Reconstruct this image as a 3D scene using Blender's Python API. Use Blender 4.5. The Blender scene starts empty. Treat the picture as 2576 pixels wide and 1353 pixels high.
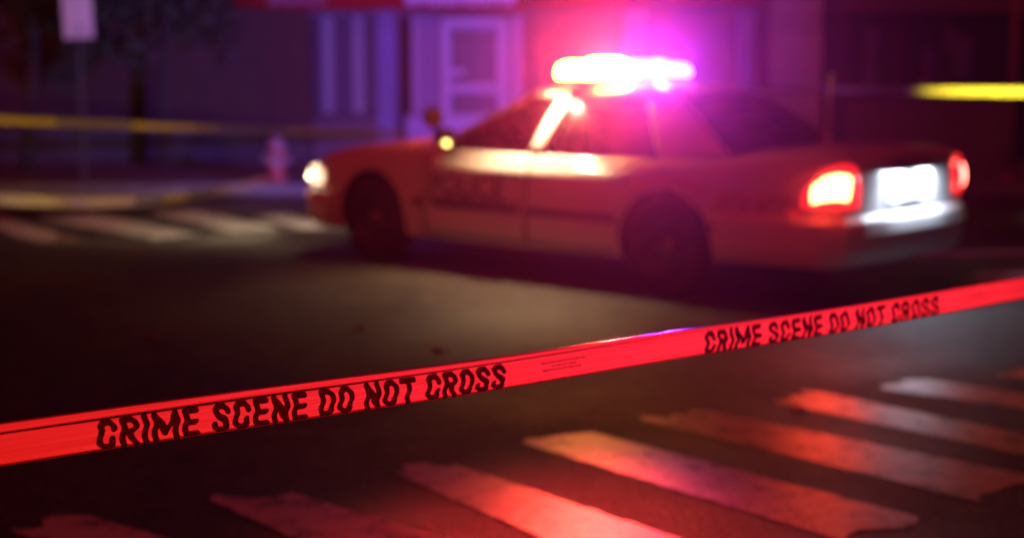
import bpy, bmesh, math, random
from mathutils import Vector, Matrix
random.seed(7)
S = bpy.context.scene
COL = S.collection
R = math.radians

# ------------------------------------------------------------------ camera
CZ, PITCH, FPX = 1.7055, .1342, 4000.0          # eye height, tilt, focal length for a 2576 px wide frame
cam_d = bpy.data.cameras.new('camera'); cam = bpy.data.objects.new('camera', cam_d); COL.objects.link(cam)
cam.location = (0, 0, CZ); cam.rotation_euler = (math.pi/2 - PITCH, 0, 0)
cam_d.sensor_width = 36; cam_d.lens = FPX/2576*36; cam_d.clip_end = 500; cam_d.clip_start = .05
cam_d.dof.use_dof = True; cam_d.dof.focus_distance = 3.50; cam_d.dof.aperture_fstop = 1.5
S.camera = cam

def ray(px, py):
    x = (px-1288)/FPX; y = -(py-676.5)/FPX
    return Vector((x, math.cos(PITCH)+y*math.sin(PITCH), -math.sin(PITCH)+y*math.cos(PITCH)))
def ground(px, py, z=0):
    d = ray(px, py); t = (z-CZ)/d.z
    return Vector((d.x*t, d.y*t, z))
def at(px, py, Y):
    d = ray(px, py); t = Y/d.y
    return Vector((d.x*t, Y, CZ+d.z*t))

# ------------------------------------------------------------------ world, sun, exposure
W = bpy.data.worlds.new('World'); S.world = W; W.use_nodes = True
wn = W.node_tree; bg = wn.nodes['Background']
sky = wn.nodes.new('ShaderNodeTexSky'); sky.sky_type = 'NISHITA'; sky.sun_disc = False
sky.sun_elevation = R(1.0); sky.sun_rotation = R(200)
tint = wn.nodes.new('ShaderNodeMix'); tint.data_type = 'RGBA'; tint.blend_type = 'MULTIPLY'
tint.inputs[0].default_value = 1; tint.inputs[7].default_value = (.9, .18, .45, 1)
wn.links.new(sky.outputs[0], tint.inputs[6]); wn.links.new(tint.outputs[2], bg.inputs[0])
bg.inputs[1].default_value = .0025
sd = bpy.data.lights.new('red_fill_sun', 'SUN'); sd.energy = .58; sd.angle = R(25); sd.color = (1, .035, .045)  # dim red fill standing in for unseen emergency lights behind the camera
sun = bpy.data.objects.new('sun', sd); COL.objects.link(sun)
sun.rotation_euler = Vector((.42, .62, -.66)).to_track_quat('-Z', 'Y').to_euler()
S.view_settings.view_transform = 'Standard'; S.view_settings.look = 'None'
S.view_settings.exposure = 0; S.view_settings.gamma = 1
cy = S.cycles
cy.use_denoising = True
try: cy.denoiser = 'OPENIMAGEDENOISE'
except Exception: pass
cy.max_bounces = 6; cy.volume_bounces = 0; cy.transparent_max_bounces = 12
cy.sample_clamp_indirect = 4; cy.sample_clamp_direct = 0
cy.caustics_reflective = False; cy.caustics_refractive = False
cy.volume_step_rate = 4

# ------------------------------------------------------------------ materials
MATS = {}
def mat(name, col, rough=.6, metal=0, spec=.5, emit=None, es=0, coat=0, noise=None, bump=None):
    """noise=(scale, amount) varies the colour, bump=(scale, strength)"""
    if name in MATS: return MATS[name]
    m = bpy.data.materials.new(name); m.use_nodes = True
    nt = m.node_tree; b = nt.nodes['Principled BSDF']
    b.inputs['Base Color'].default_value = (*col, 1)
    b.inputs['Roughness'].default_value = rough; b.inputs['Metallic'].default_value = metal
    b.inputs['Specular IOR Level'].default_value = spec
    b.inputs['Coat Weight'].default_value = coat
    if emit: b.inputs['Emission Color'].default_value = (*emit, 1); b.inputs['Emission Strength'].default_value = es
    tc = nt.nodes.new('ShaderNodeTexCoord')
    if noise:
        n = nt.nodes.new('ShaderNodeTexNoise'); n.inputs['Scale'].default_value = noise[0]; n.inputs['Detail'].default_value = 6
        nt.links.new(tc.outputs['Object'], n.inputs['Vector'])
        mr = nt.nodes.new('ShaderNodeMapRange'); mr.inputs[1].default_value = .3; mr.inputs[2].default_value = .7
        mr.inputs[3].default_value = 1-noise[1]; mr.inputs[4].default_value = 1+noise[1]
        nt.links.new(n.outputs[0], mr.inputs[0])
        mx = nt.nodes.new('ShaderNodeMix'); mx.data_type = 'RGBA'; mx.blend_type = 'MULTIPLY'; mx.inputs[0].default_value = 1
        mx.inputs[6].default_value = (*col, 1); nt.links.new(mr.outputs[0], mx.inputs[7])
        nt.links.new(mx.outputs[2], b.inputs['Base Color'])
    if bump:
        n2 = nt.nodes.new('ShaderNodeTexNoise'); n2.inputs['Scale'].default_value = bump[0]; n2.inputs['Detail'].default_value = 8
        nt.links.new(tc.outputs['Object'], n2.inputs['Vector'])
        bp = nt.nodes.new('ShaderNodeBump'); bp.inputs['Strength'].default_value = bump[1]; bp.inputs['Distance'].default_value = .01
        nt.links.new(n2.outputs[0], bp.inputs['Height']); nt.links.new(bp.outputs[0], b.inputs['Normal'])
    MATS[name] = m
    return m

def node(nt, kind, **kw):
    n = nt.nodes.new(kind)
    for k, v in kw.items():
        if k.startswith('i'): n.inputs[int(k[1:])].default_value = v
        else: setattr(n, k, v)
    return n

def asphalt_mat():
    m = bpy.data.materials.new('asphalt'); m.use_nodes = True; nt = m.node_tree; b = nt.nodes['Principled BSDF']
    tc = node(nt, 'ShaderNodeTexCoord')
    big = node(nt, 'ShaderNodeTexNoise'); big.inputs['Scale'].default_value = .55; big.inputs['Detail'].default_value = 5
    mid = node(nt, 'ShaderNodeTexNoise'); mid.inputs['Scale'].default_value = 6; mid.inputs['Detail'].default_value = 6
    fine = node(nt, 'ShaderNodeTexVoronoi'); fine.inputs['Scale'].default_value = 95
    for n in (big, mid, fine): nt.links.new(tc.outputs['Object'], n.inputs['Vector'])
    cr = node(nt, 'ShaderNodeValToRGB'); cr.color_ramp.elements[0].position = .35; cr.color_ramp.elements[1].position = .72
    cr.color_ramp.elements[0].color = (.022, .021, .023, 1); cr.color_ramp.elements[1].color = (.105, .097, .092, 1)
    mxn = node(nt, 'ShaderNodeMath', operation='MULTIPLY_ADD', i1=.45)
    nt.links.new(mid.outputs[0], mxn.inputs[0])
    sc = node(nt, 'ShaderNodeMath', operation='MULTIPLY', i1=.55); nt.links.new(big.outputs[0], sc.inputs[0])
    nt.links.new(sc.outputs[0], mxn.inputs[2]); nt.links.new(mxn.outputs[0], cr.inputs[0])
    gr = node(nt, 'ShaderNodeTexNoise'); gr.inputs['Scale'].default_value = 34; gr.inputs['Detail'].default_value = 3; nt.links.new(tc.outputs['Object'], gr.inputs['Vector'])
    gm = node(nt, 'ShaderNodeMapRange', i1=.36, i2=.66, i3=.40, i4=1.9); nt.links.new(gr.outputs[0], gm.inputs[0])
    gx = node(nt, 'ShaderNodeMix', data_type='RGBA', blend_type='MULTIPLY'); gx.inputs[0].default_value = 1
    nt.links.new(cr.outputs[0], gx.inputs[6]); nt.links.new(gm.outputs[0], gx.inputs[7])
    nt.links.new(gx.outputs[2], b.inputs['Base Color'])
    rr = node(nt, 'ShaderNodeMapRange', i1=.35, i2=.65, i3=.46, i4=.72)
    b.inputs['Specular IOR Level'].default_value = .20; nt.links.new(big.outputs[0], rr.inputs[0])
    nt.links.new(rr.outputs[0], b.inputs['Roughness'])
    bp = node(nt, 'ShaderNodeBump'); bp.inputs['Strength'].default_value = .9; bp.inputs['Distance'].default_value = .006
    nt.links.new(fine.outputs[0], bp.inputs['Height'])
    bp2 = node(nt, 'ShaderNodeBump'); bp2.inputs['Strength'].default_value = .35; bp2.inputs['Distance'].default_value = .02
    nt.links.new(mid.outputs[0], bp2.inputs['Height']); nt.links.new(bp.outputs[0], bp2.inputs['Normal'])
    nt.links.new(bp2.outputs[0], b.inputs['Normal'])
    return m
def paint_mat(name, wear, col=(.66, .64, .60)):
    """road paint worn through to the asphalt in patches"""
    m = bpy.data.materials.new(name); m.use_nodes = True; nt = m.node_tree; b = nt.nodes['Principled BSDF']
    tc = node(nt, 'ShaderNodeTexCoord')
    n1 = node(nt, 'ShaderNodeTexNoise'); n1.inputs['Scale'].default_value = 7; n1.inputs['Detail'].default_value = 10; n1.inputs['Roughness'].default_value = .7
    n2 = node(nt, 'ShaderNodeTexNoise'); n2.inputs['Scale'].default_value = 60; n2.inputs['Detail'].default_value = 4
    for n in (n1, n2): nt.links.new(tc.outputs['Object'], n.inputs['Vector'])
    a = node(nt, 'ShaderNodeMath', operation='MULTIPLY_ADD', i1=.3); nt.links.new(n2.outputs[0], a.inputs[0]); nt.links.new(n1.outputs[0], a.inputs[2])
    cr = node(nt, 'ShaderNodeValToRGB'); e = cr.color_ramp.elements
    e[0].position = wear; e[1].position = wear+.13; e[0].color = (.07, .065, .06, 1); e[1].color = (*col, 1)
    nt.links.new(a.outputs[0], cr.inputs[0]); nt.links.new(cr.outputs[0], b.inputs['Base Color'])
    b.inputs['Roughness'].default_value = .38; b.inputs['Specular IOR Level'].default_value = .5
    bp = node(nt, 'ShaderNodeBump'); bp.inputs['Strength'].default_value = .5; bp.inputs['Distance'].default_value = .006
    nt.links.new(a.outputs[0], bp.inputs['Height']); nt.links.new(bp.outputs[0], b.inputs['Normal'])
    return m
def film_mat(name, col, trans, rough=.25, gloss=.10):
    """thin plastic film: diffuse on both sides, translucent, with a sheen"""
    m = bpy.data.materials.new(name); m.use_nodes = True; nt = m.node_tree
    for n in list(nt.nodes): nt.nodes.remove(n)
    out = node(nt, 'ShaderNodeOutputMaterial')
    d = node(nt, 'ShaderNodeBsdfDiffuse', i0=(*col, 1)); t = node(nt, 'ShaderNodeBsdfTranslucent', i0=(*col, 1))
    g = node(nt, 'ShaderNodeBsdfGlossy', i0=(1, 1, 1, 1), i1=rough)
    m1 = node(nt, 'ShaderNodeMixShader', i0=trans); m2 = node(nt, 'ShaderNodeMixShader', i0=gloss)
    fr = node(nt, 'ShaderNodeFresnel', i0=1.5)
    mu = node(nt, 'ShaderNodeMath', operation='MULTIPLY', i1=gloss/.04); nt.links.new(fr.outputs[0], mu.inputs[0])
    cl = node(nt, 'ShaderNodeMath', operation='MINIMUM', i1=.7); nt.links.new(mu.outputs[0], cl.inputs[0])
    nt.links.new(cl.outputs[0], m2.inputs[0])
    nt.links.new(d.outputs[0], m1.inputs[1]); nt.links.new(t.outputs[0], m1.inputs[2])
    nt.links.new(m1.outputs[0], m2.inputs[1]); nt.links.new(g.outputs[0], m2.inputs[2]); nt.links.new(m2.outputs[0], out.inputs[0])
    return m
def glass_mat(name, tintc, rough=.03, base=.06):
    m = bpy.data.materials.new(name); m.use_nodes = True; nt = m.node_tree
    for n in list(nt.nodes): nt.nodes.remove(n)
    out = node(nt, 'ShaderNodeOutputMaterial')
    t = node(nt, 'ShaderNodeBsdfTransparent', i0=(*tintc, 1)); g = node(nt, 'ShaderNodeBsdfGlossy', i0=(1, 1, 1, 1), i1=rough)
    fr = node(nt, 'ShaderNodeFresnel', i0=1.5); mx = node(nt, 'ShaderNodeMixShader')
    nt.links.new(fr.outputs[0], mx.inputs[0]); nt.links.new(t.outputs[0], mx.inputs[1]); nt.links.new(g.outputs[0], mx.inputs[2])
    nt.links.new(mx.outputs[0], out.inputs[0])
    return m
def brick_mat(name, c1, c2, mortar, scale=1.0):
    m = bpy.data.materials.new(name); m.use_nodes = True; nt = m.node_tree; b = nt.nodes['Principled BSDF']
    tc = node(nt, 'ShaderNodeTexCoord'); mp = node(nt, 'ShaderNodeMapping'); mp.inputs['Rotation'].default_value = (R(90), 0, 0)
    br = node(nt, 'ShaderNodeTexBrick'); br.inputs['Scale'].default_value = scale
    br.inputs['Color1'].default_value = (*c1, 1); br.inputs['Color2'].default_value = (*c2, 1); br.inputs['Mortar'].default_value = (*mortar, 1)
    br.inputs['Brick Width'].default_value = .20; br.inputs['Row Height'].default_value = .075; br.inputs['Mortar Size'].default_value = .008
    nt.links.new(tc.outputs['Object'], mp.inputs[0]); nt.links.new(mp.outputs[0], br.inputs[0])
    nt.links.new(br.outputs[0], b.inputs['Base Color']); b.inputs['Roughness'].default_value = .85
    return m

M_ASPH = asphalt_mat()
M_PAINT = paint_mat('worn_white_road_paint', .52, (.62, .59, .56))
M_PAINT2 = paint_mat('faded_white_road_paint', .50, (.6, .58, .57))
M_CONC = mat('concrete', (.11, .105, .11), .8, noise=(3, .25), bump=(40, .3))
M_KERB = mat('kerb_stone', (.13, .125, .13), .75, noise=(5, .25), bump=(30, .3))
M_WHITE = mat('white_car_paint', (.72, .72, .72), .28, spec=.5, coat=.6)
M_BLACKP = mat('black_plastic', (.02, .02, .02), .5)
M_TYRE = mat('tyre_rubber', (.018, .018, .018), .75, bump=(60, .3))
M_STEEL = mat('steel_rim', (.03, .03, .032), .5)
M_CHROME = mat('chrome', (.7, .7, .7), .12, metal=1)
M_GLASS = glass_mat('car_glass', (.42, .44, .44), rough=.24)
M_SEAT = mat('seat_cloth', (.07, .065, .07), .85)
M_NAVY = mat('navy_vinyl', (.10, .09, .20), .4)
M_GOLD = mat('gold_vinyl', (.62, .30, .03), .4)
M_GREYW = mat('frame_white', (.50, .50, .53), .5)

# ------------------------------------------------------------------ mesh helpers
def link(name, me, m=None, parent=None, smooth=False):
    o = bpy.data.objects.new(name, me); COL.objects.link(o)
    if m is not None:
        for x in (m if isinstance(m, (list, tuple)) else [m]): me.materials.append(x)
    if parent is not None: o.parent = parent
    if smooth:
        for p in me.polygons: p.use_smooth = True
    return o
def obj(name, bm, m=None, parent=None, smooth=False, bevel=0, solid=0):
    bmesh.ops.recalc_face_normals(bm, faces=bm.faces)
    me = bpy.data.meshes.new(name); bm.to_mesh(me); bm.free()
    o = link(name, me, m, parent, smooth)
    if solid:
        s = o.modifiers.new('solid', 'SOLIDIFY'); s.thickness = solid; s.offset = 0
    if bevel:
        b = o.modifiers.new('bevel', 'BEVEL'); b.width = bevel; b.segments = 2; b.limit_method = 'ANGLE'
    return o
def tag(o, label=None, cat=None, group=None, kind=None):
    for k, v in (('label', label), ('category', cat), ('group', group), ('kind', kind)):
        if v: o[k] = v
    return o
def empty(name, loc=(0, 0, 0), rz=0, **kw):
    o = bpy.data.objects.new(name, None); COL.objects.link(o); o.location = loc; o.rotation_euler = (0, 0, rz); o.empty_display_size = .2
    return tag(o, **kw)
def box(bm, c, s, rot=None):
    r = bmesh.ops.create_cube(bm, size=1)
    M = Matrix.Translation(Vector(c)) @ (rot or Matrix.Identity(4)) @ Matrix.Diagonal((*s, 1))
    bmesh.ops.transform(bm, matrix=M, verts=r['verts']); return r['verts']
def cyl(bm, p0, p1, r0, r1=None, n=20, caps=True):
    p0, p1 = Vector(p0), Vector(p1); r1 = r0 if r1 is None else r1
    d = (p1-p0); q = d.to_track_quat('Z', 'Y').to_matrix()
    a = [bm.verts.new(p0+q@Vector((r0*math.cos(2*math.pi*i/n), r0*math.sin(2*math.pi*i/n), 0))) for i in range(n)]
    b = [bm.verts.new(p1+q@Vector((r1*math.cos(2*math.pi*i/n), r1*math.sin(2*math.pi*i/n), 0))) for i in range(n)]
    for i in range(n): bm.faces.new((a[i], a[(i+1) % n], b[(i+1) % n], b[i]))
    if caps: bm.faces.new(a[::-1]); bm.faces.new(b)
def lathe(bm, prof, M, n=32):
    """prof: (radius, height) list turned about local Z, placed by matrix M"""
    rings = []
    for r, h in prof:
        rings.append([bm.verts.new(M @ Vector((r*math.cos(2*math.pi*i/n), r*math.sin(2*math.pi*i/n), h))) for i in range(n)])
    for a, b in zip(rings, rings[1:]):
        for i in range(n): bm.faces.new((a[i], a[(i+1) % n], b[(i+1) % n], b[i]))
    if prof[0][0] > 1e-4: bm.faces.new(rings[0][::-1])
    if prof[-1][0] > 1e-4: bm.faces.new(rings[-1])
def grid(bm, f, nu, nv):
    v = [[bm.verts.new(f(i/nu, j/nv)) for j in range(nv+1)] for i in range(nu+1)]
    for i in range(nu):
        for j in range(nv): bm.faces.new((v[i][j], v[i+1][j], v[i+1][j+1], v[i][j+1]))
    return v
def patch(bm, P00, P10, P11, P01, nu=8, nv=6, bulge=0):
    P00, P10, P11, P01 = map(Vector, (P00, P10, P11, P01))
    n = (P10-P00).cross(P01-P00).normalized(); c = (P00+P10+P11+P01)/4
    if n.dot(c-Vector((1.0, 0, .8))) < 0: n = -n
    def f(u, v):
        p = (P00*(1-u)+P10*u)*(1-v)+(P01*(1-u)+P11*u)*v
        return p + n*bulge*4*(u*(1-u)+v*(1-v))*.5
    grid(bm, f, nu, nv)
def text_mesh(body, size, spacing=1.0, bold=0, shear=0):
    c = bpy.data.curves.new('lettering', 'FONT'); c.body = body; c.size = size; c.space_character = spacing; c.offset = bold; c.shear = shear
    c.align_x = 'LEFT'; c.resolution_u = 3
    o = bpy.data.objects.new('lettering', c); COL.objects.link(o)
    bpy.context.view_layer.update()
    me = bpy.data.meshes.new_from_object(o.evaluated_get(bpy.context.evaluated_depsgraph_get()))
    bpy.data.objects.remove(o); bpy.data.curves.remove(c)
    bm = bmesh.new(); bm.from_mesh(me); bpy.data.meshes.remove(me)
    bmesh.ops.remove_doubles(bm, verts=bm.verts, dist=size*1e-4)
    return bm
def cut(bm, axis, a, b, n):
    for i in range(1, n):
        co = Vector((0, 0, 0)); co[axis] = a+(b-a)*i/n; no = Vector((0, 0, 0)); no[axis] = 1
        bmesh.ops.bisect_plane(bm, geom=bm.verts[:]+bm.edges[:]+bm.faces[:], plane_co=co, plane_no=no)
def interp(tab, x):
    if x <= tab[0][0]: return tab[0][1]
    for (a, va), (b, vb) in zip(tab, tab[1:]):
        if x <= b:
            t = (x-a)/(b-a); return va+(vb-va)*t
    return tab[-1][1]
def sinterp(tab, x):
    """smooth (Catmull) interpolation"""
    n = len(tab)
    if x <= tab[0][0]: return tab[0][1]
    if x >= tab[-1][0]: return tab[-1][1]
    for i in range(n-1):
        if x <= tab[i+1][0]:
            x0, y0 = tab[i]; x1, y1 = tab[i+1]
            m0 = (y1-tab[i-1][1])/(x1-tab[i-1][0]) if i > 0 else (y1-y0)/(x1-x0)
            m1 = (tab[i+2][1]-y0)/(tab[i+2][0]-x0) if i < n-2 else (y1-y0)/(x1-x0)
            h = x1-x0; t = (x-x0)/h
            return (2*t**3-3*t*t+1)*y0+(t**3-2*t*t+t)*h*m0+(-2*t**3+3*t*t)*y1+(t**3-t*t)*h*m1

# ================================================================== THE GROUND
bm = bmesh.new(); grid(bm, lambda u, v: Vector((-70+140*u, -30+150*v, 0)), 20, 20)
tag(obj('road', bm, M_ASPH), 'dark worn asphalt of the street crossing', 'road', kind='structure')

KY = 19.35      # kerb line on the far side of the street
bm = bmesh.new(); box(bm, (0, KY+.09, .065), (90, .18, .15)); kerb = obj('kerb', bm, M_KERB, bevel=.02)
tag(kerb, 'stone kerb along the far pavement', 'kerb', kind='structure')
bm = bmesh.new(); box(bm, (0, KY+.182+2.1, .06), (90, 4.2, .13))
tag(obj('pavement', bm, M_CONC), 'concrete pavement in front of the shops', 'pavement', kind='structure')

def stripe(name, quad, m, label, ragged=.018, h=.004):
    """worn painted bar with ragged ends, from four ground points a,b (one end) c,d (other end)"""
    a, b, c, d = [Vector((q[0], q[1], h)) for q in quad]
    bm = bmesh.new(); n = 26
    L, Rr = [], []
    e1 = []; e2 = []
    for i in range(n+1):
        t = i/n
        L.append(a+(d-a)*t + (a-b).normalized()*random.uniform(-ragged, ragged)*.8)
        Rr.append(b+(c-b)*t + (b-a).normalized()*random.uniform(-ragged, ragged)*.8)
    for i in range(1, 6):
        e1.append(a+(b-a)*i/6+(a-d).normalized()*random.uniform(-.06, .09))
        e2.append(c+(d-c)*i/6+(d-a).normalized()*random.uniform(-.05, .05))
    pts = L[::-1]+e1+Rr+e2
    bm.faces.new([bm.verts.new(p) for p in pts])
    bmesh.ops.triangulate(bm, faces=bm.faces)
    return tag(obj(name, bm, m), label, 'road marking', kind='structure')
near_bars = [
 ('cut off at the corner', (20, 1332), (230, 1298), (700, 1440), (350, 1480)),
 ('nearest complete one, lower left, with a dark stain', (528, 1257), (735, 1241), (1420, 1445), (1040, 1500)),
 ('with a long torn edge, bottom centre', (980, 1187), (1150, 1170), (2010, 1455), (1700, 1500)),
 ('brightest, peach at its upper end', (1309, 1112), (1486, 1088), (2312, 1302), (2120, 1362)),
 ('that glows red along its middle', (1614, 1058), (1778, 1034), (2600, 1200), (2465, 1262)),
 ('with a lavender gleam', (1941, 1011), (2060, 986), (2790, 1139), (2700, 1172)),
 ('thin, far, with a pale worn tip', (2219, 979), (2335, 955), (2900, 1042), (2830, 1064)),
 ('farthest one at the right edge', (2503, 945), (2600, 925), (3050, 975), (3000, 995))]
for nm, *q in near_bars:
    stripe('crosswalk_stripe', [ground(*p) for p in q], M_PAINT, 'worn white crosswalk bar ' + nm, ragged=.008)
for nm, *q in (('at the left frame edge', (-110, 547), (-20, 538), (205, 606), (85, 607)), ('second from the left', (95, 550), (235, 538), (505, 590), (395, 604)),
               ('third from the left', (375, 536), (490, 530), (705, 574), (590, 586)), ('last and faintest before the patrol car', (640, 546), (720, 540), (850, 568), (765, 578))):
    stripe('crosswalk_stripe', [ground(*p) for p in q], M_PAINT2, 'faded crosswalk bar beyond the yellow tape, ' + nm, ragged=.04)
stripe('lane_line', [(2.9, 13.3), (3.0, 13.5), (6.0, 14.2), (6.0, 13.95)], M_PAINT2, 'pale stop line on the road behind the patrol car')
stripe('lane_line', [(3.5, 12.1), (3.6, 12.3), (6.0, 12.9), (6.0, 12.6)], M_PAINT2, 'faint pale line under the rear bumper at right')

# fallen leaves
M_LEAF = mat('dry_leaf', (.28, .10, .03), .7)
def leaf(px, py, s, rz, label):
    bm = bmesh.new(); pts = []
    for i in range(14):
        a = 2*math.pi*i/14; r = s*(.55+.45*abs(math.cos(2.5*a)))
        pts.append(bm.verts.new((r*math.cos(a)*1.3, r*math.sin(a), .012+.012*math.sin(3*a))))
    c = bm.verts.new((0, 0, .006))
    for i in range(14): bm.faces.new((c, pts[i], pts[(i+1) % 14]))
    o = obj('fallen_leaf', bm, M_LEAF); o.location = ground(px, py)+Vector((0, 0, .003)); o.rotation_euler = (0, 0, rz)
    tag(o, label, 'leaf', 'dry leaves lying on the street')
leaf(898, 828, .055, .3, 'curled dry brown leaf on the asphalt left of the warm light pool')
leaf(1105, 882, .06, 1.9, 'larger reddish leaf lying just above the red tape near its middle')
leaf(140, 600, .09, .8, 'dry leaf at the near end of the leftmost far crosswalk bar')
leaf(178, 604, .08, 2.2, 'small reddish leaf right beside the far crosswalk bars')
leaf(820, 545, .09, 1.2, 'dry leaf on the violet asphalt in front of the headlight')
leaf(380, 850, .05, .2, 'dark leaf on the asphalt well left of the warm pool')
leaf(2005, 1038, .03, .9, 'tiny leaf on the bare asphalt between two crosswalk bars')

# ================================================================== PATROL CAR
CAR_YAW = math.pi/2+.8403
car = empty('police_car', (1.718, 11.865, 0), CAR_YAW, label='white police patrol sedan with a blazing red and violet roof light bar', cat='police car')
# plan half-width, top and bottom heights along the car (X forward, rear axle at 0)
PLAN = [(-1.37, .60), (-1.355, .76), (-1.32, .85), (-1.24, .905), (-1.1, .935), (-.8, .958), (-.3, .975), (.6, .985), (1.6, .985), (2.6, .975), (3.2, .955), (3.6, .92), (3.84, .86), (3.97, .77), (4.04, .62), (4.07, .50)]
TOP = [(-1.37, .99), (-1.30, 1.025), (-1.1, 1.035), (-.6, 1.03), (-.45, .995), (.2, .965), (1.0, .955), (2.0, .955), (2.45, .985), (2.7, .98), (3.2, .945), (3.65, .88), (3.9, .80), (4.03, .71), (4.07, .67)]
BOT = [(-1.37, .36), (-1.2, .30), (-.6, .27), (0, .24), (1.4, .22), (2.9, .23), (3.6, .22), (3.95, .26), (4.07, .36)]
def pw(x): return sinterp(PLAN, x)
def side_y(x, z):
    """outer skin of the body side"""
    w = pw(x); t = sinterp(TOP, x); b = interp(BOT, x)
    zz = (z-b)/(t-b)
    return w - .055*max(0, .28-zz)**1.5*6 - .060*max(0, zz-.45)**2*3.3
def section(x):
    w = pw(x); t = sinterp(TOP, x); b = interp(BOT, x)
    sh = .07                                   # shoulder drop
    cabin = -.42 < x < 2.40
    pts = [(0, b), (w*.5, b), (w-.14, b)]
    for k in range(9):
        z = b+.02+(t-sh-b-.02)*k/8; pts.append((side_y(x, z), z))
    ys = pts[-1][0]
    if cabin:
        yi = min(.865, ys-.07)
        pts += [(ys-.012, t-.040), (ys-.035, t-.018), (yi, t), (yi-.05, t-.005), (yi-.07, t-.25), (yi*.45, .60), (0, .60)]
    else:
        pts += [(ys-.025, t-.036), (ys-.09, t-.004), (ys*.75, t+.010), (ys*.55, t+.020), (ys*.4, t+.026), (ys*.2, t+.03), (0, t+.031)]
    return pts
xs = [-1.37, -1.365, -1.345, -1.31, -1.25, -1.15, -1.0, -.8, -.6, -.44, -.41, -.3, -.15, 0, .15, .3, .5, .8, 1.1, 1.4, 1.7, 2.0, 2.2, 2.39, 2.42, 2.6, 2.75, 2.9, 3.05, 3.2, 3.35, 3.5, 3.65, 3.78, 3.88, 3.96, 4.01, 4.05, 4.07]
bm = bmesh.new(); rings = []
for x in xs:
    h = section(x); full = h + [(-y, z) for y, z in h[-2:0:-1]]
    rings.append([bm.verts.new((x, y, z)) for y, z in full])
n = len(rings[0])
for a, b in zip(rings, rings[1:]):
    for i in range(n): bm.faces.new((a[i], b[i], b[(i+1) % n], a[(i+1) % n]))
bm.faces.new(rings[0]); bm.faces.new(rings[-1][::-1])
bmesh.ops.recalc_face_normals(bm, faces=bm.faces)
WB = 3.02
body0 = obj('body', bm, [M_WHITE, M_BLACKP])
# cut the wheel arches
bm = bmesh.new()
for x in (0, WB):
    for s in (-1, 1):
        cyl(bm, (x, s*.66, .36), (x, s*1.15, .36), .405, n=48)
cutter = obj('cutter', bm, M_BLACKP)
md = body0.modifiers.new('b', 'BOOLEAN'); md.operation = 'DIFFERENCE'; md.object = cutter; md.solver = 'EXACT'; md.material_mode = 'TRANSFER'
bpy.context.view_layer.update()
me = bpy.data.meshes.new_from_object(body0.evaluated_get(bpy.context.evaluated_depsgraph_get()))
bpy.data.objects.remove(body0); bpy.data.objects.remove(cutter)
for p in me.polygons: p.use_smooth = True
body = bpy.data.objects.new('body', me); COL.objects.link(body); body.parent = car
me.set_sharp_from_angle(angle=R(32)) if hasattr(me, 'set_sharp_from_angle') else None

def skin_panel(name, x0, x1, z0, z1, m, side, parent=car, off=.006, nx=14, nz=8, zf=None, solid=0):
    bm = bmesh.new()
    def f(u, v):
        x = x0+(x1-x0)*u
        za, zb = (z0, z1) if zf is None else zf(x)
        z = za+(zb-za)*v
        return Vector((x, side*(side_y(x, z)+off), z))
    grid(bm, f, nx, nz)
    return obj(name, bm, m, parent, smooth=True, solid=solid)
for s in (1, -1):
    def df(x): return (.27, sinterp(TOP, x)-.076)
    def dr(x):
        low = .27
        d2 = .445**2-(x)**2
        if d2 > 0: low = max(low, .36+math.sqrt(d2))
        return (low, sinterp(TOP, x)-.076)
    fd = skin_panel('door', 1.295, 2.38, 0, 0, M_WHITE, s, zf=df, solid=.008)
    rd = skin_panel('door', .22, 1.270, 0, 0, M_WHITE, s, zf=dr, solid=.008, nx=20)
    for xa_, xb_ in ((1.268, 1.297), (2.378, 2.402)):
        skin_panel('door_seam', xa_, xb_, 0, 0, M_BLACKP, s, zf=df, off=.002, nx=1)
    for d, x in ((fd, 1.42), (rd, .42)):
        bm = bmesh.new(); yy = side_y(x, .80)
        box(bm, (x, s*(yy+.030), .80), (.19, .022, .032)); box(bm, (x-.07, s*(yy+.015), .80), (.03, .03, .028)); box(bm, (x+.07, s*(yy+.015), .80), (.03, .03, .028))
        obj('handle', bm, M_CHROME, d, bevel=.006)
        bm = bmesh.new()
        def fm(u, v, x=x):
            xx = (x-.08)+(.93 if d is fd else .86)*u; 
            if d is rd: xx = .42+.84*u
            z = .505+.05*v
            return Vector((xx, s*(side_y(xx, z)+.014+.008*math.sin(math.pi*v)), z))
        grid(bm, fm, 12, 3); obj('side_moulding', bm, M_BLACKP, d, solid=.006)
    for nm, xa, xb in (('side_moulding', -1.05, -.40), ('side_moulding', 2.40, 2.50), ('side_moulding', 3.46, 3.75)):
        bm = bmesh.new(); grid(bm, lambda u, v: Vector((xa+(xb-xa)*u, s*(side_y(xa+(xb-xa)*u, .505+.05*v)+.012+.008*math.sin(math.pi*v)), .505+.05*v)), 8, 3)
        obj(nm, bm, M_BLACKP, car, solid=.006)

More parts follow.
